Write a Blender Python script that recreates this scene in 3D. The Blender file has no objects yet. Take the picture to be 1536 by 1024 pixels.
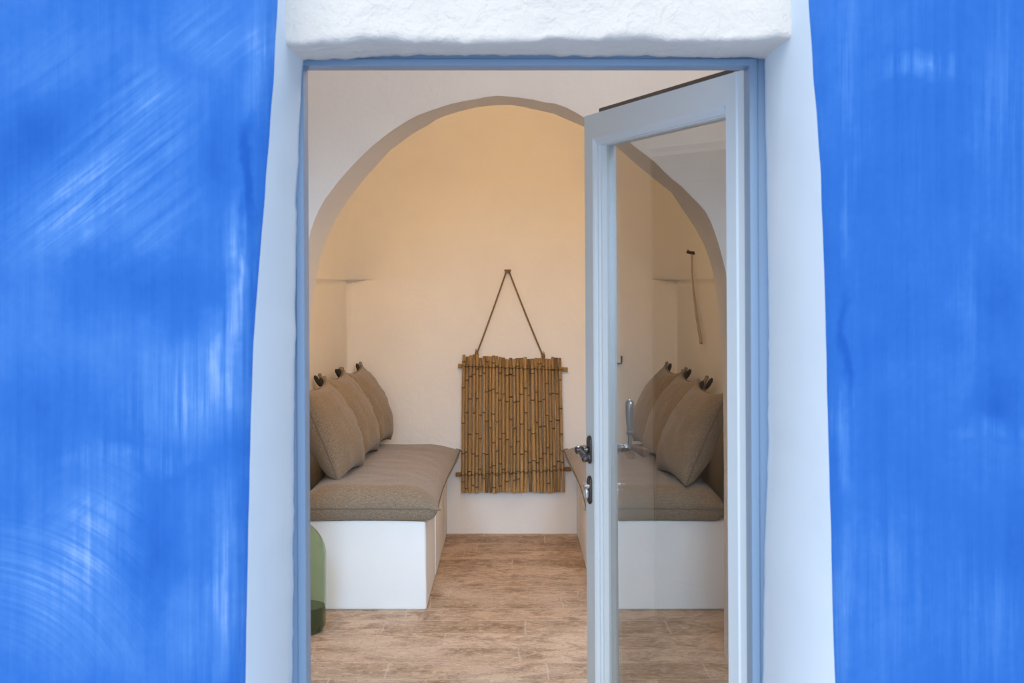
import bpy, bmesh, math, random
from mathutils import Vector, Matrix, noise

random.seed(7)
PI = math.pi
F = 2133.0            # focal length in pixels of a 1536 wide frame
CX, HY = 768.0, 425.0 # principal column, horizon row
CAMZ = 1.5

scene = bpy.context.scene
COL = scene.collection

# a point of the place, found from its distance and its direction from the door
def P(px, py, d):
    return Vector(((px - CX) / F * d, d, CAMZ + (HY - py) / F * d))

# ------------------------------------------------------------------ materials
def new_mat(name):
    m = bpy.data.materials.new(name)
    m.use_nodes = True
    nt = m.node_tree
    for n in list(nt.nodes):
        nt.nodes.remove(n)
    out = nt.nodes.new('ShaderNodeOutputMaterial')
    b = nt.nodes.new('ShaderNodeBsdfPrincipled')
    nt.links.new(b.outputs[0], out.inputs[0])
    return m, nt, b, out

class G:
    """tiny node helper"""
    def __init__(s, nt):
        s.nt = nt
        s.tc = nt.nodes.new('ShaderNodeTexCoord')
    def n(s, t, **kw):
        x = s.nt.nodes.new(t)
        for k, v in kw.items():
            setattr(x, k, v)
        return x
    def l(s, a, b):
        s.nt.links.new(a, b)
    def mapping(s, scale=(1, 1, 1), loc=(0, 0, 0), rot=(0, 0, 0), src=None, vt='POINT'):
        m = s.n('ShaderNodeMapping', vector_type=vt)
        m.inputs['Scale'].default_value = scale
        m.inputs['Location'].default_value = loc
        m.inputs['Rotation'].default_value = rot
        s.l(src or s.tc.outputs['Object'], m.inputs['Vector'])
        return m.outputs[0]
    def noise(s, vec, scale, detail=4, rough=.55, dist=0):
        x = s.n('ShaderNodeTexNoise')
        x.inputs['Scale'].default_value = scale
        x.inputs['Detail'].default_value = detail
        x.inputs['Roughness'].default_value = rough
        x.inputs['Distortion'].default_value = dist
        s.l(vec, x.inputs['Vector'])
        return x.outputs['Fac']
    def math(s, op, a, b=None, clamp=False):
        x = s.n('ShaderNodeMath', operation=op, use_clamp=clamp)
        for i, v in enumerate((a, b)):
            if v is None:
                continue
            if isinstance(v, (int, float)):
                x.inputs[i].default_value = v
            else:
                s.l(v, x.inputs[i])
        return x.outputs[0]
    def ramp(s, fac, stops):
        r = s.n('ShaderNodeValToRGB')
        e = r.color_ramp.elements
        while len(e) < len(stops):
            e.new(.5)
        for i, (p, c) in enumerate(stops):
            e[i].position = p
            e[i].color = (c[0], c[1], c[2], 1) if not isinstance(c, (int, float)) else (c, c, c, 1)
        s.l(fac, r.inputs[0])
        return r.outputs[0]
    def mix(s, fac, a, b, blend='MIX'):
        x = s.n('ShaderNodeMix', data_type='RGBA', blend_type=blend)
        if isinstance(fac, (int, float)):
            x.inputs[0].default_value = fac
        else:
            s.l(fac, x.inputs[0])
        for i, v in ((6, a), (7, b)):
            if isinstance(v, (tuple, list)):
                x.inputs[i].default_value = (v[0], v[1], v[2], 1)
            else:
                s.l(v, x.inputs[i])
        return x.outputs[2]
    def bump(s, h, bsdf, strength=.3, dist=.01):
        x = s.n('ShaderNodeBump')
        x.inputs['Strength'].default_value = strength
        x.inputs['Distance'].default_value = dist
        s.l(h, x.inputs['Height'])
        s.l(x.outputs[0], bsdf.inputs['Normal'])

def plain(name, col, rough=.5, metal=0, spec=.5):
    m, nt, b, o = new_mat(name)
    b.inputs['Base Color'].default_value = (*col, 1)
    b.inputs['Roughness'].default_value = rough
    b.inputs['Metallic'].default_value = metal
    b.inputs['Specular IOR Level'].default_value = spec
    return m

def plaster(name, c1, c2, bump=.35, dist=.006, rough=.9, scale=1.0):
    m, nt, b, o = new_mat(name)
    g = G(nt)
    v = g.tc.outputs['Object']
    big = g.noise(v, 2.2 * scale, 5, .6)
    fine = g.noise(v, 45 * scale, 5, .65)
    mid = g.noise(v, 9 * scale, 4, .6, .4)
    col = g.ramp(big, [(.3, c1), (.7, c2)])
    g.l(col, b.inputs['Base Color'])
    h = g.math('ADD', g.math('MULTIPLY', mid, 1.4), g.math('MULTIPLY', fine, .35))
    g.bump(h, b, bump, dist)
    b.inputs['Roughness'].default_value = rough
    b.inputs['Specular IOR Level'].default_value = .2
    return m

M = {}
M['plaster'] = plaster('interior lime plaster', (.79, .785, .775), (.84, .835, .825), .45, .006)
M['bench_plaster'] = plaster('bench white plaster', (.83, .83, .82), (.87, .87, .86), .12, .004)
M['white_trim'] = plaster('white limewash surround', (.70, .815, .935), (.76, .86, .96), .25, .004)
M['lintel'] = plaster('white lintel plaster', (.75, .725, .69), (.80, .77, .73), .9, .008, scale=2.2)
M['ground'] = plaster('pale courtyard paving', (.64, .68, .74), (.72, .76, .82), .3, .01)
M['paint'] = plain('pale blue grey door paint', (.76, .89, 1.0), .38)
M['frame_paint'] = plain('blue grey frame paint', (.24, .37, .55), .4)
M['seal'] = plain('brown weather seal', (.12, .095, .085), .7)
M['steel'] = plain('brushed steel', (.42, .44, .47), .28, 1)
M['dark_steel'] = plain('burnished steel', (.20, .20, .215), .25, 1)
M['dark_metal'] = plain('dark bronze metal', (.10, .085, .085), .35, .8)
M['chrome'] = plain('polished chrome', (.85, .86, .88), .12, 1)
M['grip_wood'] = plain('waxed wood grip', (.22, .11, .05), .4)
M['iron'] = plain('black iron', (.05, .045, .045), .6, .5)

# blue wall paint : thin brushed limewash with worn lighter patches
DSIGN = 1
def blue_mat():
    m, nt, b, o = new_mat('brushed blue limewash')
    g = G(nt)
    v = g.tc.outputs['Object']
    vert = g.noise(g.mapping((95, 95, 3.0)), 1.0, 4, .6)
    diag = g.noise(g.mapping((5, 5, 85), src=g.mapping(rot=(0, math.radians(DSIGN * 38), 0))), 1.0, 4, .6)
    cloud = g.noise(v, 3.2, 5, .6, .3)
    grain = g.noise(v, 90, 3, .6)
    warp = g.n('ShaderNodeTexNoise'); warp.inputs['Scale'].default_value = 9; warp.inputs['Detail'].default_value = 5
    g.l(v, warp.inputs['Vector'])
    wv = g.n('ShaderNodeVectorMath', operation='MULTIPLY_ADD')
    g.l(warp.outputs['Color'], wv.inputs[0]); wv.inputs[1].default_value = (.09, 0, .13)
    sub = g.n('ShaderNodeVectorMath', operation='SUBTRACT'); g.l(v, sub.inputs[0]); sub.inputs[1].default_value = (.045, 0, .065)
    g.l(sub.outputs[0], wv.inputs[2])
    D = 2.225
    def patch(px, py, rx, ry, ang):
        c = P(px, py, D)
        k = D / F
        mp = g.mapping((rx * k, 1, ry * k), (c.x, 2.225, c.z), (0, math.radians(ang), 0), wv.outputs[0], 'TEXTURE')
        # squash depth so that relief of the wall does not matter
        sep = g.n('ShaderNodeVectorMath', operation='MULTIPLY'); g.l(mp, sep.inputs[0]); sep.inputs[1].default_value = (1, 0, 1)
        gr = g.n('ShaderNodeTexGradient', gradient_type='SPHERICAL'); g.l(sep.outputs[0], gr.inputs[0])
        return gr.outputs['Fac']
    def add_up(lst):
        acc = None
        for args, s in lst:
            t = g.math('MULTIPLY', patch(*args), s)
            acc = t if acc is None else g.math('ADD', acc, t)
        return acc
    # light, worn patches brushed diagonally, then brushed upright (px, py, rx, ry, angle), strength
    dl = add_up([((150, 265, 210, 95, -38), 1.5), ((130, 320, 120, 60, -38), .8), ((70, 100, 160, 70, -35), .55),
                 ((215, 160, 90, 60, 45), .7), ((330, 60, 110, 60, 10), .9),
                 ((110, 760, 110, 60, -20), .4), ((230, 330, 130, 80, -38), .7)])
    vl = add_up([((355, 400, 28, 150, 2), 1.8), ((335, 500, 60, 90, 8), .9), ((285, 600, 95, 110, 10), 1.4),
                 ((345, 560, 40, 90, 0), 1.0), ((190, 690, 130, 22, 0), .9), ((340, 850, 26, 190, 3), 1.3),
                 ((300, 940, 60, 110, 3), .6), ((385, 90, 30, 130, 3), .9), ((150, 800, 60, 150, 8), .6),
                 ((1265, 640, 16, 110, 0), 1.3), ((1275, 100, 22, 230, 0), .8), ((1262, 900, 18, 200, 0), .9),
                 ((1375, 100, 60, 30, -12), 1.3), ((1500, 170, 70, 210, 0), .5), ((1490, 650, 80, 22, 0), .7),
                 ((1330, 860, 90, 160, 0), .4), ((1490, 930, 110, 120, 0), .5), ((1440, 480, 26, 150, 0), .4),
                 ((1275, 340, 14, 130, 0), .7), ((1390, 300, 60, 300, 0), .15)])
    dk = add_up([((374, 270, 14, 130, 2), 1.6), ((378, 620, 12, 90, 0), 1.4), ((230, 830, 60, 170, 2), .9),
                 ((220, 430, 160, 70, 0), .8), ((60, 610, 140, 90, 0), .7), ((330, 220, 30, 110, 5), .6),
                 ((1266, 520, 10, 120, 0), 1.0), ((1490, 610, 60, 70, 0), 1.0), ((1400, 180, 100, 160, 0), .5),
                 ((1500, 450, 60, 90, 0), .7), ((1400, 560, 330, 900, 0), .42), ((40, 200, 110, 70, -30), .6)])
    c0 = P(-30, 1120, D)
    rel = g.mapping(loc=(-c0.x, 0, -c0.z))
    flat = g.n('ShaderNodeVectorMath', operation='MULTIPLY'); g.l(rel, flat.inputs[0]); flat.inputs[1].default_value = (1, 0, 1)
    ln = g.n('ShaderNodeVectorMath', operation='LENGTH'); g.l(flat.outputs[0], ln.inputs[0])
    rad = g.n('ShaderNodeCombineXYZ'); g.l(g.math('MULTIPLY', ln.outputs['Value'], 110), rad.inputs[0])
    sw = g.n('ShaderNodeVectorMath', operation='MULTIPLY_ADD'); g.l(v, sw.inputs[0]); sw.inputs[1].default_value = (5, 0, 5); g.l(rad.outputs[0], sw.inputs[2])
    arcn = g.noise(sw.outputs[0], 1.0, 4, .6)
    al = add_up([((80, 880, 190, 130, 18), 1.05), ((150, 790, 90, 110, 25), 1.0)])
    lf = g.math('ADD', g.math('MULTIPLY', al, g.math('MULTIPLY', g.math('SUBTRACT', arcn, .30, True), 3.2)), g.math('MULTIPLY', dl, g.math('MULTIPLY', g.math('SUBTRACT', diag, .30, True), 3.2)))
    lf = g.math('ADD', lf, g.math('MULTIPLY', vl, g.math('MULTIPLY', g.math('SUBTRACT', vert, .30, True), 3.2)))
    base = g.math('ADD', g.math('MULTIPLY', g.math('SUBTRACT', cloud, .38), .75), g.math('MULTIPLY', g.math('SUBTRACT', vert, .5), .24))
    fac = g.math('ADD', g.math('ADD', base, .24), g.math('MULTIPLY', lf, .34))
    fac = g.math('SUBTRACT', fac, g.math('MULTIPLY', dk, .30))
    fac = g.math('ADD', fac, g.math('MULTIPLY', g.math('SUBTRACT', grain, .5), .12), True)
    col = g.ramp(fac, [(0, (.010, .105, .475)), (.3, (.027, .158, .57)), (.62, (.075, .24, .66)), (1, (.26, .43, .80))])
    g.l(col, b.inputs['Base Color'])
    g.bump(g.math('ADD', g.math('MULTIPLY', cloud, 1.2), g.math('MULTIPLY', vert, .25)), b, .3, .006)
    b.inputs['Roughness'].default_value = .8
    b.inputs['Specular IOR Level'].default_value = .25
    return m
M['blue'] = blue_mat()

def floor_mat():
    m, nt, b, o = new_mat('worn travertine pavers')
    g = G(nt)
    v = g.tc.outputs['Object']
    wob = g.n('ShaderNodeTexNoise'); wob.inputs['Scale'].default_value = 3.5
    g.l(v, wob.inputs['Vector'])
    ad = g.n('ShaderNodeVectorMath', operation='MULTIPLY_ADD')
    g.l(wob.outputs['Color'], ad.inputs[0]); ad.inputs[1].default_value = (.03, .03, 0); g.l(v, ad.inputs[2])
    sp = g.n('ShaderNodeSeparateXYZ'); g.l(ad.outputs[0], sp.inputs[0])
    row = g.math('FLOOR', g.math('DIVIDE', sp.outputs['Y'], .235))
    wn = g.n('ShaderNodeTexWhiteNoise', noise_dimensions='1D'); g.l(row, wn.inputs['W'])
    cb = g.n('ShaderNodeCombineXYZ')
    g.l(g.math('ADD', sp.outputs['X'], g.math('MULTIPLY', wn.outputs['Value'], 1.9)), cb.inputs[0]); g.l(sp.outputs['Y'], cb.inputs[1])
    br = g.n('ShaderNodeTexBrick')
    g.l(cb.outputs[0], br.inputs['Vector'])
    br.inputs['Scale'].default_value = 1
    br.inputs['Brick Width'].default_value = .62
    br.inputs['Row Height'].default_value = .235
    br.inputs['Mortar Size'].default_value = .006
    br.inputs['Mortar Smooth'].default_value = .6
    br.inputs['Color1'].default_value = (.0, .0, .0, 1)
    br.inputs['Color2'].default_value = (1, 1, 1, 1)
    br.inputs['Mortar'].default_value = (.5, .5, .5, 1)
    br.offset_frequency = 2; br.offset = .0; br.squash = 1.35; br.squash_frequency = 3
    tone = g.ramp(br.outputs['Color'], [(0, (.37, .255, .165)), (.5, (.52, .38, .27)), (1, (.66, .50, .375))])
    st = g.noise(g.mapping((6, 8, 1)), 1.0, 8, .72, .5)
    st2 = g.noise(g.mapping((26, 34, 1)), 1.0, 6, .72, .4)
    big = g.noise(v, 2.3, 5, .65)
    c = g.mix(g.ramp(st, [(.44, 0), (.60, .85)]), tone, (.25, .155, .092))
    c = g.mix(g.ramp(st2, [(.50, 0), (.68, .75)]), c, (.74, .61, .50))
    c = g.mix(g.ramp(big, [(.46, 0), (.66, .55)]), c, (.70, .56, .455))
    c = g.mix(g.math('MULTIPLY', br.outputs['Fac'], .5), c, (.66, .56, .47))
    pit = g.noise(g.mapping((55, 80, 1)), 1.0, 4, .65)
    c = g.mix(g.ramp(pit, [(.57, 0), (.68, .75)]), c, (.15, .095, .06))
    g.l(c, b.inputs['Base Color'])
    h = g.math('ADD', g.math('MULTIPLY', st, .8), g.math('MULTIPLY', br.outputs['Fac'], -.6))
    g.bump(g.math('ADD', h, g.math('MULTIPLY', st2, .4)), b, .35, .006)
    b.inputs['Roughness'].default_value = .62
    b.inputs['Specular IOR Level'].default_value = .3
    return m
M['floor'] = floor_mat()

def linen():
    m, nt, b, o = new_mat('taupe linen')
    g = G(nt)
    v = g.tc.outputs['Object']
    a = g.noise(g.mapping((60, 500, 500)), 1, 3, .6)
    c = g.noise(g.mapping((500, 60, 160)), 1, 3, .6)
    big = g.noise(v, 6, 4, .6)
    s = g.math('ADD', g.math('MULTIPLY', a, .5), g.math('MULTIPLY', c, .5))
    col = g.ramp(s, [(.36, (.15, .116, .080)), (.5, (.255, .202, .145)), (.64, (.39, .32, .245))])
    col = g.mix(g.ramp(big, [(.35, 0), (.7, .35)]), col, (.23, .185, .145))
    g.l(col, b.inputs['Base Color'])
    g.bump(s, b, .35, .002)
    b.inputs['Roughness'].default_value = .95
    b.inputs['Specular IOR Level'].default_value = .1
    b.inputs['Sheen Weight'].default_value = .25
    b.inputs['Sheen Roughness'].default_value = .5
    return m
M['linen'] = linen()
M['linen_seam_shade'] = plain('taupe linen with seam shade', (.205, .168, .13), .95, 0, .1)  # darker than the linen: crease shadow along the seams put into the colour
M['dark_linen'] = plain('charcoal cotton tie', (.045, .042, .042), .95, 0, .1)

def cane(name, c0, c1):
    m, nt, b, o = new_mat(name)
    g = G(nt)
    oi = g.n('ShaderNodeObjectInfo')
    off = g.n('ShaderNodeVectorMath', operation='MULTIPLY_ADD')
    g.l(oi.outputs['Random'], off.inputs[0]); off.inputs[1].default_value = (9, 5, 13)
    g.l(g.tc.outputs['Object'], off.inputs[2])
    st = g.noise(g.mapping((70, 70, 4), src=off.outputs[0]), 1, 4, .6)
    bl = g.noise(g.mapping((30, 30, 12), src=off.outputs[0]), 1, 4, .6)
    f = g.math('ADD', g.math('MULTIPLY', st, .6), g.math('MULTIPLY', oi.outputs['Random'], .4))
    col = g.ramp(f, [(.2, c0), (.75, c1)])
    col = g.mix(g.ramp(bl, [(.60, 0), (.8, .5)]), col, (c0[0] * .45, c0[1] * .4, c0[2] * .4))
    g.l(col, b.inputs['Base Color'])
    b.inputs['Roughness'].default_value = .45
    b.inputs['Specular IOR Level'].default_value = .3
    return m
M['cane'] = cane('split bamboo', (.24, .135, .052), (.44, .275, .115))
M['cane_node'] = cane('bamboo joint', (.055, .03, .015), (.12, .065, .03))
M['bar'] = cane('bamboo crossbar', (.20, .12, .045), (.36, .22, .08))
M['wire'] = plain('dark binding wire', (.05, .04, .03), .6, .3)

def rope_mat():
    m, nt, b, o = new_mat('twisted jute cord')
    g = G(nt)
    w = g.n('ShaderNodeTexWave', wave_type='BANDS', bands_direction='DIAGONAL')
    w.inputs['Scale'].default_value = 60
    g.l(g.tc.outputs['Object'], w.inputs['Vector'])
    g.l(g.ramp(w.outputs['Fac'], [(.2, (.13, .08, .04)), (.8, (.30, .19, .10))]), b.inputs['Base Color'])
    b.inputs['Roughness'].default_value = .9
    return m
M['rope'] = rope_mat()

def glass_mat(name, tint, body=None, body_fac=0, f0=.04):
    """thin clear glass : Schlick mix of a clear and a mirror lobe, valid from both sides"""
    m = bpy.data.materials.new(name); m.use_nodes = True
    nt = m.node_tree
    for n in list(nt.nodes): nt.nodes.remove(n)
    g = G(nt)
    out = g.n('ShaderNodeOutputMaterial')
    geo = g.n('ShaderNodeNewGeometry')
    dot = g.n('ShaderNodeVectorMath', operation='DOT_PRODUCT')
    g.l(geo.outputs['Incoming'], dot.inputs[0]); g.l(geo.outputs['Normal'], dot.inputs[1])
    c = g.math('SUBTRACT', 1, g.math('ABSOLUTE', dot.outputs['Value']), True)
    fr = g.math('ADD', g.math('MULTIPLY', g.math('POWER', c, 5), 1 - f0), f0, True)
    tr = g.n('ShaderNodeBsdfTransparent'); tr.inputs[0].default_value = (*tint, 1)
    gl = g.n('ShaderNodeBsdfGlossy'); gl.inputs['Roughness'].default_value = .0
    src = tr.outputs[0]
    if body:
        df = g.n('ShaderNodeBsdfDiffuse'); df.inputs[0].default_value = (*body, 1)
        tl = g.n('ShaderNodeBsdfTranslucent'); tl.inputs[0].default_value = (*body, 1)
        m1 = g.n('ShaderNodeMixShader'); m1.inputs[0].default_value = .5
        g.l(df.outputs[0], m1.inputs[1]); g.l(tl.outputs[0], m1.inputs[2])
        m2 = g.n('ShaderNodeMixShader'); m2.inputs[0].default_value = body_fac
        g.l(src, m2.inputs[1]); g.l(m1.outputs[0], m2.inputs[2]); src = m2.outputs[0]
    mx = g.n('ShaderNodeMixShader')
    g.l(fr, mx.inputs[0]); g.l(src, mx.inputs[1]); g.l(gl.outputs[0], mx.inputs[2])
    g.l(mx.outputs[0], out.inputs[0])
    return m
M['glass'] = glass_mat('door glass', (.84, .84, .83), f0=.105)
M['green_glass'] = glass_mat('green bottle glass', (.71, .81, .64), (.32, .40, .27), .13)
M['dregs'] = plain('dark green liquid', (.035, .045, .014), .15)

# ------------------------------------------------------------------ mesh helpers
def mesh_obj(name, verts, faces, mats, parent=None, smooth=True, midx=None, auto=None):
    me = bpy.data.meshes.new(name)
    me.from_pydata([tuple(v) for v in verts], [], faces)
    if not isinstance(mats, (list, tuple)):
        mats = [mats]
    for mt in mats:
        me.materials.append(mt)
    bm = bmesh.new(); bm.from_mesh(me)
    bmesh.ops.recalc_face_normals(bm, faces=bm.faces)
    if auto is not None:
        for e in bm.edges:
            if len(e.link_faces) == 2 and e.calc_face_angle(0) > auto:
                e.smooth = False
    bm.to_mesh(me); bm.free()
    if midx:
        for i, k in enumerate(midx):
            me.polygons[i].material_index = k
    me.polygons.foreach_set('use_smooth', [smooth] * len(me.polygons))
    o = bpy.data.objects.new(name, me)
    COL.objects.link(o)
    if parent is not None:
        o.parent = parent
    return o

class MB:
    def __init__(s):
        s.v, s.f, s.m = [], [], []
    def add(s, vs, fs, mi=0):
        b = len(s.v)
        s.v += [Vector(v) for v in vs]
        s.f += [tuple(b + i for i in f) for f in fs]
        s.m += [mi] * len(fs)
        return s
    def grid(s, rows, close=False, mi=0):
        n = len(rows[0]); b = len(s.v)
        for r in rows:
            s.v += [Vector(p) for p in r]
        for i in range(len(rows) - 1):
            for j in range(n if close else n - 1):
                k = (j + 1) % n
                s.f.append((b + i * n + j, b + i * n + k, b + (i + 1) * n + k, b + (i + 1) * n + j))
                s.m.append(mi)
        return s
    def cap(s, pts, mi=0):
        b = len(s.v)
        s.v += [Vector(p) for p in pts]
        s.f.append(tuple(range(b, b + len(pts)))); s.m.append(mi)
        return s
    def box(s, x0, x1, y0, y1, z0, z1, bev=0, mi=0):
        bm = bmesh.new()
        bmesh.ops.create_cube(bm, size=1)
        for v in bm.verts:
            v.co = Vector(((x0 + x1) / 2 + v.co.x * (x1 - x0), (y0 + y1) / 2 + v.co.y * (y1 - y0), (z0 + z1) / 2 + v.co.z * (z1 - z0)))
        if bev:
            bmesh.ops.bevel(bm, geom=list(bm.edges), offset=bev, segments=3, profile=.5, affect='EDGES')
        bm.verts.index_update()
        s.add([v.co.copy() for v in bm.verts], [[v.index for v in f.verts] for f in bm.faces], mi)
        bm.free()
        return s
    def tube(s, pts, rad, n=10, caps=True, mi=0):
        pts = [Vector(p) for p in pts]
        rs = rad if isinstance(rad, (list, tuple)) else [rad] * len(pts)
        rows = []
        t0 = (pts[1] - pts[0]).normalized()
        up = Vector((0, 0, 1)) if abs(t0.z) < .9 else Vector((1, 0, 0))
        a = t0.cross(up).normalized()
        for i, p in enumerate(pts):
            t = (pts[min(i + 1, len(pts) - 1)] - pts[max(i - 1, 0)])
            t = t.normalized() if t.length > 1e-9 else t0
            a = (a - t * a.dot(t)).normalized()
            c = t.cross(a)
            rows.append([p + (a * math.cos(2 * PI * k / n) + c * math.sin(2 * PI * k / n)) * rs[i] for k in range(n)])
        s.grid(rows, True, mi)
        if caps:
            s.cap(rows[0][::-1], mi); s.cap(rows[-1], mi)
        return s
    def lathe(s, prof, n=32, c=(0, 0, 0), axis='z', mi=0):
        rows = []
        for r, h in prof:
            row = []
            for k in range(n):
                a = 2 * PI * k / n
                p = (r * math.cos(a), r * math.sin(a), h)
                if axis == 'y': p = (p[0], p[2], p[1])
                if axis == 'x': p = (p[2], p[0], p[1])
                row.append(Vector(c) + Vector(p))
            rows.append(row)
        s.grid(rows, True, mi)
        if prof[0][0] > 1e-6: s.cap(rows[0][::-1], mi)
        if prof[-1][0] > 1e-6: s.cap(rows[-1], mi)
        return s
    def xform(s, fn):
        s.v = [Vector(fn(v)) for v in s.v]
        return s
    def obj(s, name, mats, parent=None, smooth=True, auto=.6):
        return mesh_obj(name, s.v, s.f, mats, parent, smooth, s.m, auto)

def tag(o, label, cat, group=None):
    o['label'] = label; o['category'] = cat
    if group: o['group'] = group
    return o
def struct(o, label=None, cat=None):
    o['kind'] = 'structure'
    if label: o['label'] = label; o['category'] = cat
    return o
def empty(name, loc=(0, 0, 0)):
    o = bpy.data.objects.new(name, None); COL.objects.link(o); o.location = loc
    o.empty_display_size = .05
    return o

def interp(tab, z):
    """piecewise smooth table lookup"""
    if z <= tab[0][0]: return tab[0][1]
    for (a, va), (b, vb) in zip(tab, tab[1:]):
        if z <= b:
            return va + (vb - va) * (z - a) / (b - a)
    return tab[-1][1]
def resample(pts, n):
    L = [0]
    for a, b in zip(pts, pts[1:]): L.append(L[-1] + (b - a).length)
    out, k = [], 0
    for i in range(n):
        t = L[-1] * i / (n - 1)
        while k < len(L) - 2 and L[k + 1] < t: k += 1
        out.append(pts[k].lerp(pts[k + 1], (t - L[k]) / max(L[k + 1] - L[k], 1e-9)))
    return out
def nz(x, y, z, s):
    return noise.noise(Vector((x * s, y * s, z * s)))

# ------------------------------------------------------------------ outside : blue wall, white surround, lintel
YF, YIN = 2.225, 2.52
def z_at(py, d): return CAMZ + (HY - py) / F * d
def x_at(px, d): return (px - CX) / F * d
LB = sorted([(z_at(y, YF), x_at(x, YF)) for x, y in
      [(418, -120), (415, 0), (410, 90), (403, 200), (395, 300), (386, 400), (378, 512), (374, 640), (371, 800), (368, 950), (366, 1060), (360, 1800)]])
RB = sorted([(z_at(y, YF), x_at(x, YF)) for x, y in
      [(1208, -120), (1215, 0), (1224, 130), (1233, 256), (1239, 400), (1242, 540), (1246, 720), (1252, 950), (1256, 1060), (1266, 1800)]])
LI = sorted([(z_at(y, YIN), x_at(x, YIN)) for x, y in
      [(454, -60), (454, 95), (449, 200), (445, 300), (443, 500), (441, 700), (439, 1024), (436, 1700)]])
RI = sorted([(z_at(y, YIN), x_at(x, YIN)) for x, y in
      [(1147, -60), (1147, 95), (1148, 200), (1150, 300), (1153, 500), (1151, 700), (1146, 850), (1144, 1024), (1144, 1700)]])
ZREC = 2.32                                # top of the white recess
zs = [i * ZREC / 150 for i in range(151)]

def wall_y(x, z):
    return YF - .005 + nz(x, 3.1, z, 2.3) * .007 + nz(x, 1.7, z, 7) * .002
def blue_strip(tab, sgn, xo):
    rows = []
    for z in zs:
        xb = interp(tab, z) + sgn * nz(0, 5, z, 14) * .0012
        row = []
        for k in range(36):
            t = (k / 35) ** 1.6
            x = xb + (xo - xb) * t
            d = abs(x - xb)
            y = wall_y(x, z) + .02 * math.exp(-d / .012) - .004
            row.append((x, y, z))
        rows.append(row)
    return rows
mb = MB()
lrows = blue_strip(LB, -1, -3.2); rrows = blue_strip(RB, 1, 3.2)
mb.grid(lrows); mb.grid(rrows)
# above the recess
n = 40
top_rows = []
for z in [ZREC, 2.5, 2.8, 3.2]:
    top_rows.append([(-3.2 + 6.4 * k / n, YF - .005, z) for k in range(n + 1)])
mb.grid(top_rows)
struct(mb.obj('wall_front', M['blue'], auto=None))

# reveal (rounded white surround), left and right, closed at its head
def reveal(tab_b, tab_i, sgn, brows):
    rows = []
    for z, br in zip(zs, brows):
        bx, by = br[0][0], br[0][1]
        ix = interp(tab_i, z)
        ix += nz(sgn * 3, 2, z, 16) * .0022 + nz(sgn * 3, 2, z, 55) * .0014
        row = []
        for k in range(23):
            t = k / 22
            y = by + (YIN - by) * t
            x = bx + (ix - bx) * (1 - (1 - t) ** 2.6)
            x += (nz(x, y, z, 6) * .0025) * min(1, t * 6) * min(1, (1 - t) * 5)
            row.append((x, y, z))
        row.append((ix + sgn * .006, YIN + .004, z))     # broken arris against the frame
        row.append((ix + sgn * .03, YIN + .006, z))
        rows.append(row)
    return rows
mb = MB()
mb.grid(reveal(LB, LI, -1, lrows)); mb.grid(reveal(RB, RI, 1, rrows))
mb.add([(-.55, YF - .003, ZREC), (.65, YF - .003, ZREC), (.65, YIN, ZREC), (-.55, YIN, ZREC)], [(0, 1, 2, 3)])
struct(mb.obj('trim_1', M['white_trim'], auto=None))

# lintel : set back face, ragged lower arris, sloping soffit
YL = 2.327
rows = []
nx = 260
edge_pts = [(425, 66), (440, 66), (470, 63), (500, 62), (530, 62), (548, 58), (575, 56), (610, 61), (660, 62), (700, 64), (760, 62), (800, 60), (850, 58), (900, 59),
            (935, 56), (960, 54), (985, 57), (1030, 61), (1080, 60), (1130, 59), (1165, 56), (1190, 56)]
edge_pts = [(x_at(x, YL), z_at(y, YL)) for x, y in edge_pts]
in_pts = [(445, 92), (460, 90), (520, 89), (560, 85), (620, 83), (700, 83), (800, 83), (880, 85), (960, 84), (1040, 86), (1090, 87), (1120, 85), (1155, 90)]
in_pts = [(x_at(x, YIN), z_at(y, YIN)) for x, y in in_pts]
prof = []
for k in range(nx + 1):
    x = -.42 + .90 * k / nx
    ze = interp(edge_pts, x) + nz(x, 0, 4, 22) * .005 + nz(x, 0, 4, 60) * .0022
    zi = interp(in_pts, x) + nz(x, 9, 4, 40) * .0025 + nz(x, 9, 4, 90) * .0012
    col = []
    for z in [2.31, 2.2, 2.1, 2.05, 2.0, 1.97, 1.95, 1.935, 1.92, 1.912]:
        zz = ze + .008 + (z - 1.912)
        yy = YL + nz(x, 0, z, 9) * .006 + nz(x, 7, z, 30) * .003
        col.append((x, yy, zz))
    col.append((x, YL + .003, ze + .003)); col.append((x, YL + .008, ze))
    for t in (.12, .3, .5, .7, .88, 1):
        y = YL + .008 + (YIN - YL - .008) * t
        col.append((x, y, ze + (zi - ze) * t + nz(x, y, 0, 14) * .005 * (1 - t) + nz(x, y, 3, 40) * .0022 * (1 - t)))
    col.append((x, YIN + .004, zi + .006)); col.append((x, YIN + .006, zi + .05))
    prof.append(col)
mb = MB(); mb.grid(prof)
struct(mb.obj('trim_2', M['lintel'], auto=None))

# ground outside
mb = MB(); mb.add([(-9, -12, 0), (9, -12, 0), (9, 2.26, 0), (-9, 2.26, 0)], [(0, 1, 2, 3)])
struct(mb.obj('ground', M['ground']))

# ------------------------------------------------------------------ door frame and door leaf
ZH = 1.889
LEAN = .0052
def lean(v): return Vector((v.x + LEAN * (ZH - v.z), v.y, v.z))
XL, XR = -.373, .4235
mb = MB()
mb.box(XL - .05, XL, YIN + .008, 2.60, 0, ZH + .06, .002)
mb.box(XR, XR + .05, YIN + .008, 2.60, 0, ZH + .06, .002)
mb.box(XL - .05, XR + .05, YIN + .0082, 2.5998, ZH, ZH + .0598, .002)
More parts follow.
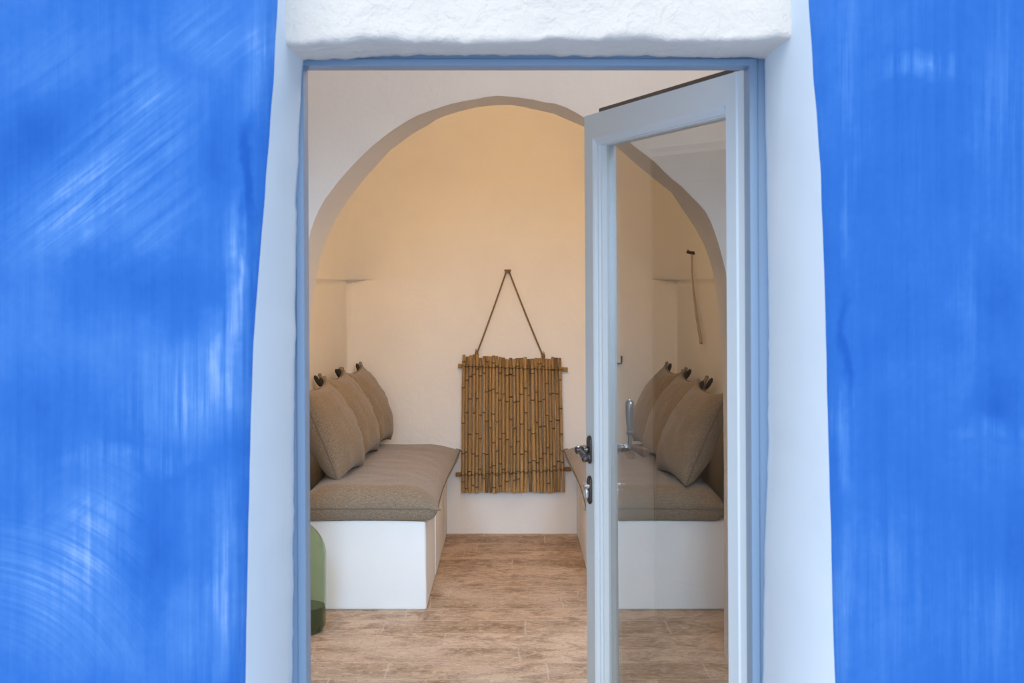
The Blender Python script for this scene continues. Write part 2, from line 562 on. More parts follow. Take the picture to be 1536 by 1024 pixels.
# slim bead round the opening, rebate stop further in
mb.box(XL - .012, XL + .0022, YIN + .004, YIN + .02, 0, ZH + .01, .0012)
mb.box(XR - .0022, XR + .012, YIN + .004, YIN + .02, 0, ZH + .01, .0012)
mb.box(XL, XR, YIN + .0042, YIN + .0198, ZH - .0022, ZH + .0098, .0012)
mb.xform(lean)
struct(mb.obj('trim_3', M['frame_paint']))

ANG = math.radians(70.8)
door = empty('door_1', (XR + .0045, 2.606, .0))
door.rotation_euler = (0, 0, -ANG)
struct(door, 'pale blue grey glazed door leaf standing open into the room', 'door')
W = .787
ZT = 1.893
def leafx(v):
    dx = LEAN * (ZH - v.z)
    c, s = math.cos(-ANG), math.sin(-ANG)
    return Vector((v.x + dx * c, v.y - dx * s, v.z))   # keep the leaf parallel to its leaning jamb
def extr_z(profile, z0, z1f, z0f=None):
    """profile (x,y) list extruded in z; z1f gives the mitred top per x"""
    lo = [(x, y, z0 if z0f is None else z0f(x, y)) for x, y in profile]
    hi = [(x, y, z1f(x, y)) for x, y in profile]
    b = MB(); b.grid([lo, hi], True); b.cap(lo[::-1]); b.cap(hi)
    return b
T = .056
# hinge stile (local x runs from the hinge 0 to the free edge -W, y into the room)
hs = [(0, .004), (-.004, 0), (-.030, 0), (-.033, -.003), (-.040, -.003), (-.043, 0), (-.078, 0), (-.084, .010), (-.090, .012), (-.092, .026), (-.092, T - .01), (-.084, T), (0, T)]
b = extr_z(hs, .02, lambda x, y: ZT); b.xform(leafx)
b.obj('stile', M['paint'], door, auto=.3)
fs = [(-W, .004), (-W + .003, 0), (-W + .052, 0), (-W + .055, .003), (-W + .057, .010), (-W + .0615, .011), (-W + .063, .016), (-W + .0675, .017), (-W + .069, .030), (-W + .069, T - .01), (-W + .06, T), (-W, T)]
b = extr_z(fs, .02, lambda x, y: ZT); b.xform(leafx)
b.obj('stile', M['paint'], door, auto=.3)
def rail(z0, z1, up):
    # up=True : top rail, mouldings on its lower edge
    h = z1 - z0
    pr = [(.0, h), (0, h - .004), (0, .017), (.004, .012), (.011, .003), (.016, .002), (.017, 0), (T - .006, 0), (T, .006), (T, h)]
    if not up: pr = [(y, h - q) for y, q in pr]
    a = [(-.0925, y, z0 + q) for y, q in pr]; c = [(-W + .0555, y, z0 + q) for y, q in pr]
    q = MB(); q.grid([a, c], True); q.cap(a[::-1]); q.cap(c)
    f0, f1 = (z0 + .0169, z1) if up else (z0, z1 - .0169)
    q.box(-.0945, -.0779, .00001, .03, f0, f1); q.box(-W + .0519, -W + .058, .00001, .03, f0, f1)
    q.xform(leafx)
    return q
# the rail's face runs through to both stiles
tr = rail(ZT - .074, ZT, True); tr.obj('rail', M['paint'], door, auto=.3)
br_ = rail(.021, .15, False); br_.obj('rail', M['paint'], door, auto=.3)
b = MB(); b.box(-W + .02, -.005, .030, T - .001, ZT + .0005, ZT + .018, .001); b.xform(leafx)
b.obj('weather_seal', M['seal'], door)
b = MB(); b.box(-W + .0675, -.0905, .029, .0345, .148, ZT - .0725); b.xform(leafx)
b.obj('glass_pane', M['glass'], door, smooth=False)

# furniture on the free stile
hx = -W + .028
ZK, ZC = 1.112, 1.018
def plate(zc, y0, y1, h=.066, w=.024):
    n = 28; rim = []
    for k in range(n):
        a = 2 * PI * k / n
        rim.append((w / 2 * math.cos(a), (h - w) / 2 * (1 if math.sin(a) >= 0 else -1) + w / 2 * math.sin(a)))
    s = 1 if y1 > y0 else -1
    rows = [[(hx + x * f, y, zc + z * f) for x, z in rim] for f, y in ((1, y0), (1, y0 + (y1 - y0) * .6), (.93, y1 - s * .0004), (.85, y1))]
    q = MB(); q.grid(rows, True); q.cap(rows[0]); q.cap(rows[-1]); q.xform(leafx)
    return q
p_ = plate(ZK, 0, -.005); h_out = p_.obj('handle_plate', M['dark_metal'], door)
p_ = plate(ZC, 0, -.005); k_out = p_.obj('lock_plate', M['dark_metal'], door)
b = MB(); b.lathe([(.0085, .0), (.0085, .012), (.006, .014), (.0, .015)], 20, (hx, -.004, ZC + .009), 'y'); b.v = [Vector((v.x, -.008 - v.y, v.z)) for v in b.v]
b.box(hx - .006, hx + .006, -.014, -.004, ZC - .019, ZC + .001, .003); b.xform(leafx)
c_ = b.obj('lock_cylinder', M['chrome'], k_out); c_['label'] = 'bright chrome lock cylinder'
# outer knob
b = MB()
prf = [(.0075, -.004), (.0085, -.010), (.0065, -.013), (.0065, -.018), (.008, -.020), (.0095, -.023), (.0105, -.029), (.009, -.035), (.004, -.038), (0, -.039)]
b.lathe(prf, 24, (hx, 0, ZK), 'y')
pts = [(hx + .000, -.027, ZK - .002), (hx + .012, -.028, ZK - .005), (hx + .028, -.028, ZK - .010), (hx + .042, -.028, ZK - .014), (hx + .047, -.028, ZK - .0155), (hx + .049, -.028, ZK - .016)]
b.tube(pts, [.007, .0075, .0095, .0105, .007, .001], 18); b.xform(leafx)
b.obj('handle', M['dark_steel'], h_out)
# inner side : plate, spindle, wooden grip, upright steel lever
p_ = plate(ZK, T, T + .005); h_in = p_.obj('handle_plate', M['dark_metal'], door)
p_ = plate(ZC, T, T + .005); p_.obj('lock_plate', M['steel'], door)
b = MB()
b.lathe([(.0125, T + .004), (.0125, T + .016), (.010, T + .019), (.0105, T + .026), (.008, T + .029), (.009, T + .036), (.006, T + .039), (.0065, T + .046), (.0055, T + .056), (0, T + .057)], 24, (hx, 0, ZK), 'y')
b.xform(leafx); b.obj('spindle', M['steel'], h_in)
yl = T + .050
b = MB()
b.tube([(hx + .002, yl, ZK), (hx + .02, yl, ZK), (hx + .04, yl, ZK - .001), (hx + .062, yl, ZK - .002), (hx + .074, yl, ZK - .003), (hx + .080, yl, ZK - .0035), (hx + .083, yl, ZK - .004)],
       [.006, .007, .0085, .011, .0115, .008, .001], 18)
b.xform(leafx); g_ = b.obj('wooden_grip', M['grip_wood'], h_in); g_['label'] = 'brown turned wooden grip'
b = MB()
zz = [0, .012, .03, .034, .038, .042, .050, .075, .098, .108, .113, .115]
rr = [.0045, .005, .005, .0085, .009, .0062, .0075, .0100, .0108, .0100, .006, .001]
b.tube([(hx + .004, yl - .006, ZK + z) for z in zz], rr, 18)
b.xform(leafx); l_ = b.obj('upright_lever', M['steel'], h_in); l_['label'] = 'grey steel upright lever'
# hinges
for zc in (.35, 1.62):
    b = MB(); b.tube([(.004, .010, zc - .05), (.004, .010, zc + .05)], .006, 12); b.xform(leafx)
    b.obj('hinge', M['paint'], door)

# ------------------------------------------------------------------ room behind the door
YA, YB = 5.45, 5.75       # wall with the arch : front and back face
YBACK = 8.53
XW = 2.01
# inner face of the entrance wall, with the door opening
mb = MB()
x0, x1, zt = XL - .02, XR + .03, ZH + .03
yi = 2.602
mb.add([(-XW, yi, 0), (x0, yi, 0), (x0, yi, zt), (-XW, yi, zt)], [(0, 1, 2, 3)])
mb.add([(x1, yi, 0), (XW, yi, 0), (XW, yi, zt), (x1, yi, zt)], [(0, 1, 2, 3)])
mb.add([(-XW, yi, zt), (XW, yi, zt), (XW, yi, 3.2), (-XW, yi, 3.2)], [(0, 1, 2, 3)])
struct(mb.obj('wall_entrance', M['plaster']))
for nm, sx in (('wall_left', -1), ('wall_right', 1)):
    mb = MB()
    mb.grid([[(sx * XW, y, z) for y in (yi, 3.5, 4.5, YA)] for z in (0, 1, 2.07)])
    mb.grid([[(sx * XW, y, 2.07), (sx * (XW - .035), y, 2.085), (sx * (XW - .04), y, 2.12)] for y in (yi, YA)])
    struct(mb.obj(nm, M['plaster']))
mb = MB()
rows = []
for k in range(41):
    a = PI * k / 40
    rows.append([(-(XW - .04) * math.cos(a), y, 2.12 + .78 * math.sin(a)) for y in (yi, 4.0, YA)])
mb.grid(rows)
struct(mb.obj('ceiling', M['plaster'], auto=None))
mb = MB()
mb.add([(-3.2, 2.262, 0), (3.2, 2.262, 0), (3.2, 8.9, 0), (-3.2, 8.9, 0)], [(0, 1, 2, 3)])
struct(mb.obj('floor', M['floor']))

# dark door in the left wall, next to the arch (the pane mirrors it)
d2 = empty('door_2', (-XW + .002, 4.80, 0)); struct(d2, 'dark wooden panelled door in the left wall of the entrance room', 'door')
M['dark_wood'] = plain('dark stained wood', (.055, .040, .030), .55)
b = MB(); b.box(.0, .035, -.62, .62, .004, 2.05, .003); b.obj('leaf', M['dark_wood'], d2)
for yy in (-.31, .31):
    for za, zb in ((.18, .92), (1.06, 1.92)):
        b = MB(); b.box(.036, .046, yy - .22, yy + .22, za, zb, .006); b.obj('panel', M['dark_wood'], d2)
b = MB(); b.box(.036, .052, .005, .035, .01, 2.04, .002)
M['pale_strip'] = plain('pale painted strip', (.42, .38, .34), .5); k = b.obj('cover_strip', M['pale_strip'], d2)
# arch
fr = [(440, 1011), (440, 700), (444, 520), (452, 420), (464, 352), (474, 322), (486, 300), (510, 268), (536, 240), (560, 217), (583, 199), (608, 182), (632, 170), (668, 158), (690, 152),
      (706, 150), (735, 144), (755, 143), (772, 146), (790, 147), (815, 153), (830, 154), (858, 164), (876, 177), (910, 192), (941, 210), (960, 226), (980, 240), (1003, 264), (1021, 278), (1045, 302), (1062, 321), (1076, 358), (1090, 410), (1100, 520),
      (1103, 700), (1103, 1011)]
bk = [(457, 981), (457, 700), (461, 540), (469, 450), (479, 392), (490, 358), (503, 330), (524, 297), (550, 264), (586, 225), (621, 199), (640, 189), (652, 181), (660, 176), (690, 167), (713, 161), (740, 158),
      (762, 157), (775, 158), (800, 164), (830, 170), (852, 180), (876, 190), (900, 205), (924, 219), (948, 241), (972, 261), (990, 275), (1008, 290), (1024, 314), (1040, 338), (1056, 366), (1068, 400), (1077, 460), (1084, 540), (1086, 700), (1086, 981)]
def arch_line(px, d, z0=0):
    pts = [P(x, y, d) for x, y in px]
    pts[0].z = 0; pts[-1].z = 0
    return resample(pts, 121)
fl = arch_line(fr, YA); bl = arch_line(bk, YB)
outer = []
def outl(p):
    # radial push of each arch point out to the room walls
    if p.z < 1.65: return Vector((math.copysign(XW + .02, p.x), 0, p.z))
    d = Vector((p.x, 0, p.z - 1.65)); 
    k = 1e9
    if abs(d.x) > 1e-6: k = min(k, (XW + .02) / abs(d.x))
    if d.z > 1e-6: k = min(k, (3.1 - 1.65) / d.z)
    return Vector((d.x * k, 0, 1.65 + d.z * k))
c = Vector((.03, 0, 1.4))
def shrink(p, q, s):
    d = (q - p); d.y = 0
    return p + d.normalized() * s if d.length > 1e-6 else p
r0, r1, r2, r3, r4, r5, r6 = [], [], [], [], [], [], []
for a, q in zip(fl, bl):
    oa = outl(a); ob = outl(q)
    r0.append((oa.x, YA, oa.z))
    e = shrink(a, Vector((oa.x, 0, oa.z)), .012); r1.append((e.x, YA, max(e.z, 0)))
    r2.append((a.x, YA + .004, a.z))
    for t, r in ((.12, r3), (.5, r4)):
        m_ = a.lerp(q, t)
        r.append((m_.x + nz(m_.x, t, m_.z, 5) * .004, m_.y, max(m_.z + nz(m_.x, t + 4, m_.z, 5) * .004 * (1 if m_.z > .01 else 0), 0)))
    r5.append((q.x, YB, q.z))
    r6.append((ob.x, YB, ob.z))
mb = MB(); mb.grid([r0, r1, r2, r3, r4, r5, r6])
struct(mb.obj('wall_middle', M['plaster'], auto=.9))

# vaulted alcove shell
ZS = 1.52
def shell_row(z):
    if z <= ZS:
        a0, a1, yb, R = 1.085, .992, YBACK, .018 + .05 * max(0, (z - 1.1) / .42)
    else:
        s = (z - ZS) / 1.28
        k = max(0, 1 - s ** 2.6) ** .5
        a0, a1 = 1.085 * k, .985 * k
        yb = YBACK - .02 * min(1, s * 6) - 1.5 * (1 - max(0, 1 - s ** 2.4) ** .5)
        R = min(.17 + .75 * s ** .8, a1 * .98)
    pts = []
    def side(y): return a0 + (a1 - a0) * (y - YB) / (YBACK - YB)
    ns, nc, nb = 12, 14, 14
    xa = side(yb)
    for i in range(ns):
        y = YB + (yb - R - YB) * i / ns
        pts.append((-side(y), y))
    for i in range(nc + 1):
        t = PI / 2 * i / nc
        pts.append((-xa + R * (1 - math.cos(t)), yb - R + R * math.sin(t)))
    for i in range(1, nb):
        pts.append((-xa + R + (2 * (xa - R)) * i / nb, yb))
    right = [(-x, y) for x, y in pts[:ns + nc + 1]][::-1]
    pts += right
    return [(x + nz(x, y, z, 2.1) * .006, y + (nz(x, 3, z, 2.6) * .005 + nz(x, 8, z, 8) * .0015 if abs(x) < .9 else 0), z) for x, y in pts]
hz = [0, .2, .4, .6, .8, 1.0, 1.15, 1.28, 1.38, 1.45, 1.49, 1.515, 1.522, 1.527, 1.54, 1.57, 1.61, 1.66] + [1.72 + .05 * i for i in range(21)] + [2.745, 2.765, 2.78, 2.79, 2.797]
mb = MB(); rows = [shell_row(z) for z in hz]
mb.grid(rows); mb.cap(rows[-1])
struct(mb.obj('wall_back', M['plaster'], auto=.9))

# ------------------------------------------------------------------ benches
def bench(sx, label):
    root = empty('plaster_bench', (sx * .69, 6.53, 0))
    tag(root, label, 'bench', 'built-in plaster benches')
    b = MB()
    x0, x1 = .398, .985
    # front face, top, inner side as a soft edged block
    b.box(min(sx * x0, sx * x1), max(sx * x0, sx * x1), 6.53, 8.515, 0, .413, .012)
    b.v = [Vector((v.x + (nz(v.x, v.y, v.z, 5) * .003 if v.z > .02 else 0) - sx * (.006 if v.z < .02 and abs(v.x) < .5 else 0), v.y, v.z)) for v in b.v]
    b.v = [v - Vector(root.location) for v in b.v]
    b.obj('body', M['bench_plaster'], root)
    for ya, yb in ((7.26, 8.20), (8.235, 8.50)):
        b = MB()
        b.box(min(sx * (x0 - .010), sx * (x0 + .004)), max(sx * (x0 - .010), sx * (x0 + .004)), ya, yb, .012, .402, .002)
        b.v = [v - Vector(root.location) for v in b.v]
        b.obj('side_panel', M['bench_plaster'], root)
    return root
bench(-1, 'white plastered built-in bench along the left wall, green bottle at its end')
bench(1, 'white plastered built-in bench behind the glass door')

# mattress
def mattress_mesh(sx):
    # outline in plan : corner tips pulled out; x measured from the aisle edge towards the wall
    y0, y1 = 6.475, 8.468
    nu, nv = 40, 90
    zb, zs_, = .4145, .474
    def plan(u, v):
        # u: 0 aisle edge .. 1 wall, v: 0 front .. 1 back
        xa = .338 - .030 * v + .020 * math.sin(PI * v) ** .8
        xb = .975
        yf = y0 + .022 * math.sin(PI * u) ** .7
        ybk = y1 - .012 * math.sin(PI * u) ** .7
        return Vector((xa + (xb - xa) * u, yf + (ybk - yf) * v))
    top, bot = [], []
    for i in range(nu + 1):
        u = .5 - .5 * math.cos(PI * i / nu); tr_, br_2 = [], []
        for j in range(nv + 1):
            v = .5 - .5 * math.cos(PI * j / nv)
            p = plan(u, v)
            du, dv = min(u, 1 - u) * .63, min(v, 1 - v) * 2.03
            fu = min(1, du / .17); fv = min(1, dv / (.12 + .10 * v))
            k = (1 - (1 - fu) ** 2.2) ** .55 * (1 - (1 - fv) ** 2.4) ** .5
            wr = nz(p.x * sx, p.y, 0, 7) * .006 * k + nz(p.x * sx, p.y, 3, 22) * .0018 * k
            edge = math.exp(-dv / .05) * (nz(p.x, 2, 0, 16) * .004)
            sag = .012 * math.sin(PI * u) * math.sin(PI * v)
            seam_z = zs_ - .002 * (1 - min(1, dv / .3)) + .035 * min(1, max(0, (v - .75) / .25)) * (1 - fu)
            tr_.append((sx * p.x, p.y, seam_z + (.570 - .010 * v - seam_z + sag) * k + wr + edge))
            fb = (1 - (1 - min(1, du / .055)) ** 2) ** .5 * (1 - (1 - min(1, dv / .03)) ** 2) ** .5
            br_2.append((sx * p.x, p.y, seam_z + (zb - seam_z) * fb + edge * (1 - fb)))
        top.append(tr_); bot.append(br_2)
    b = MB(); b.grid(top); b.grid(bot)
    rim = [top[0][j] for j in range(nv + 1)] + [top[i][nv] for i in range(1, nu + 1)] + [top[nu][j] for j in range(nv - 1, -1, -1)] + [top[i][0] for i in range(nu - 1, 0, -1)]
    # fold the two corner ears that stick out over the aisle
    ears = []
    for (i, j, d) in ((0, 0, Vector((-sx * .9, -.45, .05))), (0, nv, Vector((-sx * .9, -.25, .12)))):
        t = Vector(top[i][j]); d = d.normalized()
        e_ = MB(); ears.append(e_); e_.tube([t - d * .025, t - d * .008, t + d * .010, t + d * .018], [.014, .011, .006, .001], 10)
    return b, rim, ears
def mattress(sx, label):
    root = empty('bench_mattress', (sx * .66, 7.5, .4145))
    tag(root, label, 'mattress', 'linen bench mattresses')
    o = Vector(root.location)
    b, rim, ears = mattress_mesh(sx)
    b.v = [v - o for v in b.v]
    ob = b.obj('pad', M['linen'], root, auto=None)
    bm = bmesh.new(); bm.from_mesh(ob.data); bmesh.ops.remove_doubles(bm, verts=bm.verts, dist=.0005)
    bmesh.ops.recalc_face_normals(bm, faces=bm.faces); bm.to_mesh(ob.data); bm.free()
    t = MB(); t.tube([Vector(p) - o for p in rim] + [Vector(rim[0]) - o], .0042, 6, False)
    t.obj('seam_piping', M['linen_seam_shade'], root)
    for e_ in ears:
        e_.v = [v - o for v in e_.v]
        e_.obj('corner_tip', M['linen'], root)
mattress(-1, 'taupe linen mattress on the left bench, fully in open view')
mattress(1, 'taupe linen mattress on the bench seen mostly through the door glass')

# ------------------------------------------------------------------ cushions (one shape, copied)
CW, CH, CT = .55, .465, .112
def cushion_proto():
    root = empty('linen_cushion')
    n = 30
    front, back = [], []
    def pt(i, j, s):
        u = -1 + 2 * (.5 - .5 * math.cos(PI * i / n)); v = -1 + 2 * (.5 - .5 * math.cos(PI * j / n))
        x = u * CW / 2 * (1 - .095 * (1 - v * v)) ; z = v * CH / 2 * (1 - .095 * (1 - u * u))
        if v > 0:                       # ears pulled up at the two top corners
            z += .022 * abs(u) ** 9 * v ** 9
        k = max(0, (1 - u * u)) ** .50 * max(0, (1 - v * v)) ** .50
        k = k ** .82
        edge = max(abs(u), abs(v))
        wr = (nz(u, v, s * 2, 3.2) * .010 + nz(u * 2.5, v, s * 5, 4.5) * .005) * min(1, (1 - edge) * 5)
        wr += .0045 * (abs(nz(u * 1.3, v, s * 9, 5.5)) - .25) * min(1, (1 - edge) * 8) * 2.2
        wr += .006 * math.sin(11 * u + 7 * v + s) * max(0, edge - .7) * (1 - edge) * 12
        y = s * (CT * k * (1 + .10 * (-v)) + wr * k ** .3)
        return Vector((x, y, z + CH / 2))
    for i in range(n + 1):
        front.append([pt(i, j, -1) for j in range(n + 1)]); back.append([pt(i, j, 1) for j in range(n + 1)])
    b = MB(); b.grid(front); b.grid(back)
    ob = b.obj('cover', M['linen'], root, auto=None)
    bm = bmesh.new(); bm.from_mesh(ob.data); bmesh.ops.remove_doubles(bm, verts=bm.verts, dist=.0004)
    bmesh.ops.recalc_face_normals(bm, faces=bm.faces); bm.to_mesh(ob.data); bm.free()
    rim = [front[i][0] for i in range(n + 1)] + [front[n][j] for j in range(1, n + 1)] + [front[i][n] for i in range(n - 1, -1, -1)] + [front[0][j] for j in range(n - 1, 0, -1)]
    t = MB(); t.tube(rim + [rim[0]], .0052, 7, False); t.obj('seam_piping', M['linen_seam_shade'], root)
    for sx in (-1, 1):
        t = MB()
        c0 = Vector((sx * (CW / 2 - .004), 0, CH + .012))
        d = Vector((sx * .35, 0, 1)).normalized()
        t.tube([c0 - d * .030, c0 - d * .012, c0 + d * .006, c0 + d * .020, c0 + d * .026], [.013, .012, .009, .011, .004], 10)
        t.obj('corner_ear', M['linen'], root)
        t = MB()
        c1 = c0 + Vector((sx * .004, -.024, -.006))
        t.tube([c1 - d * .034, c1 - d * .01, c1 + d * .016, c1 + d * .03], [.006, .011, .012, .005], 8)
        k = t.obj('corner_tie', M['dark_linen'], root); k['label'] = 'dark charcoal corner tie'
    return root
proto = cushion_proto()
def copy_thing(o):
    c = o.copy(); COL.objects.link(c)
    for ch in o.children:
        d = ch.copy(); COL.objects.link(d); d.parent = c
        for gr in ch.children:
            e = gr.copy(); COL.objects.link(e); e.parent = d
    return c
def place_cushion(first, base, wdir, up, sx, label, group, sc=1.0):
    o = proto if first else copy_thing(proto)
    w = Vector(wdir).normalized(); u = Vector(up); u = (u - w * u.dot(w)).normalized()
    nrm = u.cross(w)                    # local +y (towards the wall)
    m = Matrix((( w.x, nrm.x, u.x), (w.y, nrm.y, u.y), (w.z, nrm.z, u.z)))
    o.location = base; o.rotation_euler = m.to_euler(); o.scale = (sc, sc, sc)
    tag(o, label, 'cushion', group)
    return o
# base = middle of the bottom edge; left row leans on the left wall, right row on the right wall
left = [((-.792, 6.985, .566), (-.10, -1, 0), (-.40, .03, .92), 'taupe cushion at the near end of the left bench, cut by the door frame', 1.0),
        ((-.772, 7.60, .576), (-.09, -1, 0), (-.40, .02, .92), 'middle taupe cushion of the three leaning on the left bench', 1.0),
        ((-.745, 8.155, .580), (-.10, -1, 0), (-.38, -.02, .92), 'farthest taupe cushion on the left bench, in the corner by the white back wall', .98)]
right = [((.765, 6.82, .567), (-.13, 1, 0), (.42, .03, .91), 'nearest taupe cushion behind the door glass, its lower corner pointing down', 1.0),
         ((.755, 7.46, .577), (-.10, 1, 0), (.42, .02, .91), 'middle taupe cushion of the three seen through the door glass', 1.0),
         ((.735, 8.06, .581), (-.08, 1, 0), (.40, -.02, .91), 'farthest taupe cushion seen through the glass, in the back right corner', 1.0)]
first = True
for bs, wd, up, lb, s in left:
    place_cushion(first, bs, wd, up, -1, lb, 'linen cushions on the left bench', s); first = False
for bs, wd, up, lb, s in right:
    place_cushion(False, bs, wd, up, 1, lb, 'linen cushions behind the door glass', s)

# ------------------------------------------------------------------ bamboo hanging
YC = 8.488
mat_o = Vector((0, 8.49, P(768, 738, YC).z))
hang = empty('bamboo_hanging', mat_o)
tag(hang, 'brown bamboo cane panel hanging from a cord on the white back wall', 'wall hanging')
NC = 29
wts = [random.uniform(.82, 1.2) for _ in range(NC)]
tot = sum(wts)
topL, topR, botL, botR = x_at(693.5, YC), x_at(842, YC), x_at(691.5, YC), x_at(846.5, YC)
acc = 0
top_pix = [532, 534, 533, 531, 531, 536, 533, 534, 534, 534, 535, 535, 536, 538, 536, 537, 537, 536, 536, 538, 537, 537, 538, 536, 537, 537, 536, 536, 536]
for i in range(NC):
    t = (acc + wts[i] / 2) / tot; acc += wts[i]
    half = wts[i] / tot * (topR - topL) / 2 * .90
    xt = topL + (topR - topL) * t + random.uniform(-.0015, .0015)
    xb_ = botL + (botR - botL) * t + random.uniform(-.0025, .0025)
    zt_ = P(0, top_pix[i] + random.uniform(-1.2, 1.2), YC).z
    zb_ = P(0, 738 + random.uniform(-1.0, 1.2), YC).z
    bowx = random.uniform(-.003, .003)
    cuts = []
    z = zt_ - random.uniform(.03, .22)
    while z > zb_ + .02:
        cuts.append(z); z -= random.uniform(.13, .25)
    prof = [(zt_, half * .98, 0)]
    for cz in cuts:
        prof += [(cz + .010, half * .96, 0), (cz + .0050, half * 1.05, 0), (cz + .0020, half * 1.14, 1), (cz - .0036, half * 1.12, 1), (cz - .0052, half * .95, 1), (cz - .008, half * .96, 0)]
    prof.append((zb_, half * .97, 0))
    rows, mi = [], []
    nseg = 12
    for (z, r, m_) in prof:
        s = (zt_ - z) / (zt_ - zb_)
        cx = xt + (xb_ - xt) * s + bowx * math.sin(PI * s * 1.3)
        rows.append([Vector((cx + r * math.cos(2 * PI * k / nseg), YC + r * math.sin(2 * PI * k / nseg), z)) - mat_o for k in range(nseg)])
    b = MB()
    for q in range(len(rows) - 1):
        b.grid([rows[q], rows[q + 1]], True, 1 if prof[q][2] and prof[q + 1][2] else 0)
    b.cap(rows[0][::-1], 1); b.cap(rows[-1], 0)
    o = b.obj('cane', [M['cane'], M['cane_node']], hang, auto=1.2)
    bm = bmesh.new(); bm.from_mesh(o.data); bmesh.ops.remove_doubles(bm, verts=bm.verts, dist=.00005); bm.to_mesh(o.data); bm.free()
for (xa, ya, xb2, yb2) in ((687, 548.5, 851.5, 554), (683.5, 711.5, 856.5, 703)):
    a = P(xa, ya, 8.508) - mat_o; c_ = P(xb2, yb2, 8.508) - mat_o
    b = MB(); b.box(-.5, .5, -.0085, .0085, -.0125, .0125, .003)
    d = (c_ - a); L = d.length; th = math.atan2(d.z, d.x); mid = (a + c_) / 2
    b.v = [Vector((mid.x + v.x * L * math.cos(th) - v.z * math.sin(th), mid.y + v.y, mid.z + v.x * L * math.sin(th) + v.z * math.cos(th))) for v in b.v]
    b.obj('crossbar', M['bar'], hang)
    b = MB(); pts = []
    for k in range(90):
        s = k / 89
        x = (topL if ya < 600 else botL) - .004 + ((topR if ya < 600 else botR) + .008 - ((topL if ya < 600 else botL) - .004)) * s
        z = a.z + (c_.z - a.z) * s + (.002 * math.sin(k * 1.1) if ya < 600 else .006 * math.sin(k * 1.45) + .003 * math.sin(k * .53))
        pts.append(Vector((x, YC - .0145 - mat_o.y + .0015 * math.sin(k * .9), z)))
    b.tube(pts, .0022, 6); b.obj('binding_wire', M['wire'], hang)
# cord
nail_p = P(761.5, 408, 8.51)
lt, rt = P(715, 531, 8.50), P(815, 535, 8.50)
def sagline(a, c_, n=14, s=.006):
    return [a.lerp(c_, k / n) + Vector((0, 0, -s * math.sin(PI * k / n))) for k in range(n + 1)]
b = MB()
pk = nail_p + Vector((0, -.008, .006))
pts = sagline(lt + Vector((-.003, -.014, -.03)), lt + Vector((0, -.006, 0)), 3, 0)[:-1] + sagline(lt + Vector((0, -.006, 0)), pk + Vector((-.010, 0, -.008))) + [pk, pk + Vector((.010, 0, -.008))] + sagline(pk + Vector((.012, 0, -.012)), rt + Vector((0, -.006, 0))) + [rt + Vector((.004, -.014, -.03))]
b.v = []
b.tube([p - mat_o for p in pts], .0048, 8)
for q in (lt, rt):                       # knots with a frayed end
    c_ = q - mat_o + Vector((0, -.008, .004))
    b.lathe([(0, -.016), (.008, -.012), (.0115, 0), (.009, .010), (0, .015)], 10, c_)
    for k in range(4):
        d = Vector((math.sin(k * 2.1) * .010, -.004, .020 + .004 * k))
        b.tube([c_, c_ + d * .6, c_ + d], [.003, .0022, .001], 5)
# bow loops at the nail
kc = nail_p - mat_o + Vector((0, -.012, .004))
b.lathe([(0, -.012), (.009, -.008), (.011, 0), (.009, .009), (0, .012)], 10, kc)
for a0, ln in ((.35, .022), (2.8, .022), (.0, .016), (PI, .018)):
    d = Vector((math.cos(a0), -.1, math.sin(a0)))
    b.tube([kc, kc + d * ln * .6 + Vector((0, 0, .004)), kc + d * ln], [.0045, .005, .003], 6)
b.obj('hanging_cord', M['rope'], hang)
nail = MB(); nail.tube([(0, .016, 0), (0, -.010, .0)], .003, 8); nail.lathe([(0, -.0135), (.006, -.012), (.006, -.009), (.003, -.008)], 12, (0, 0, 0), 'y')
no = nail.obj('wall_nail', M['iron']); no.location = nail_p + Vector((0, .005, .012))
tag(no, 'iron nail in the back wall that carries the cord of the bamboo panel', 'nail')

# ------------------------------------------------------------------ bottle
bc = Vector((-.918, 6.135, 0))
bt = empty('glass_demijohn', bc)
tag(bt, 'large green glass bottle on the floor before the left bench', 'bottle')
prof = [(.0, .004), (.085, .003), (.105, .010), (.1145, .030), (.1155, .10), (.1160, .30), (.1150, .345), (.109, .375), (.096, .405), (.078, .430), (.058, .450), (.040, .468), (.028, .492), (.024, .53), (.024, .575), (.030, .58), (.030, .60), (.022, .602)]
b = MB(); b.lathe(prof, 48); b.obj('bottle_body', M['green_glass'], bt)
b = MB(); b.lathe([(0, .008), (.082, .0075), (.101, .014), (.1105, .032), (.1115, .112), (.0, .113)], 48)
k = b.obj('liquid', M['dregs'], bt); k['label'] = 'dark green liquid in the bottom'

# ------------------------------------------------------------------ small wall fittings seen through the glass
hk = P(918, 545, 8.515)
b = MB(); b.tube([(-.005, .018, 0), (0, -.004, 0), (.016, -.008, 0), (.048, -.008, 0), (.054, -.008, .003), (.056, -.008, .012), (.056, -.008, .046)], .0055, 10)
o = b.obj('wall_hook', M['iron']); o.location = hk
tag(o, 'small L-shaped metal hook on the back wall, seen through the glass', 'hook')
yp = 7.85
xwall = 1.085 + (.992 - 1.085) * (yp - YB) / (YBACK - YB)
pg = empty('hanging_strap', (xwall - .004, yp, z_at(380, yp)))
tag(pg, 'thin grey strap hanging from a dark peg on the right alcove wall', 'strap')
b = MB(); b.tube([(.012, 0, 0), (-.03, 0, .005), (-.045, 0, .012)], [.010, .009, .011], 10); k = b.obj('peg', M['iron'], pg); k['label'] = 'dark wooden peg'
b = MB(); b.tube([(-.020, -.010, -.004), (-.020, -.03, -.10), (-.018, -.07, -.20), (-.016, -.19, -.34), (-.014, -.36, -.48)], [.004, .005, .006, .008, .009], 8)
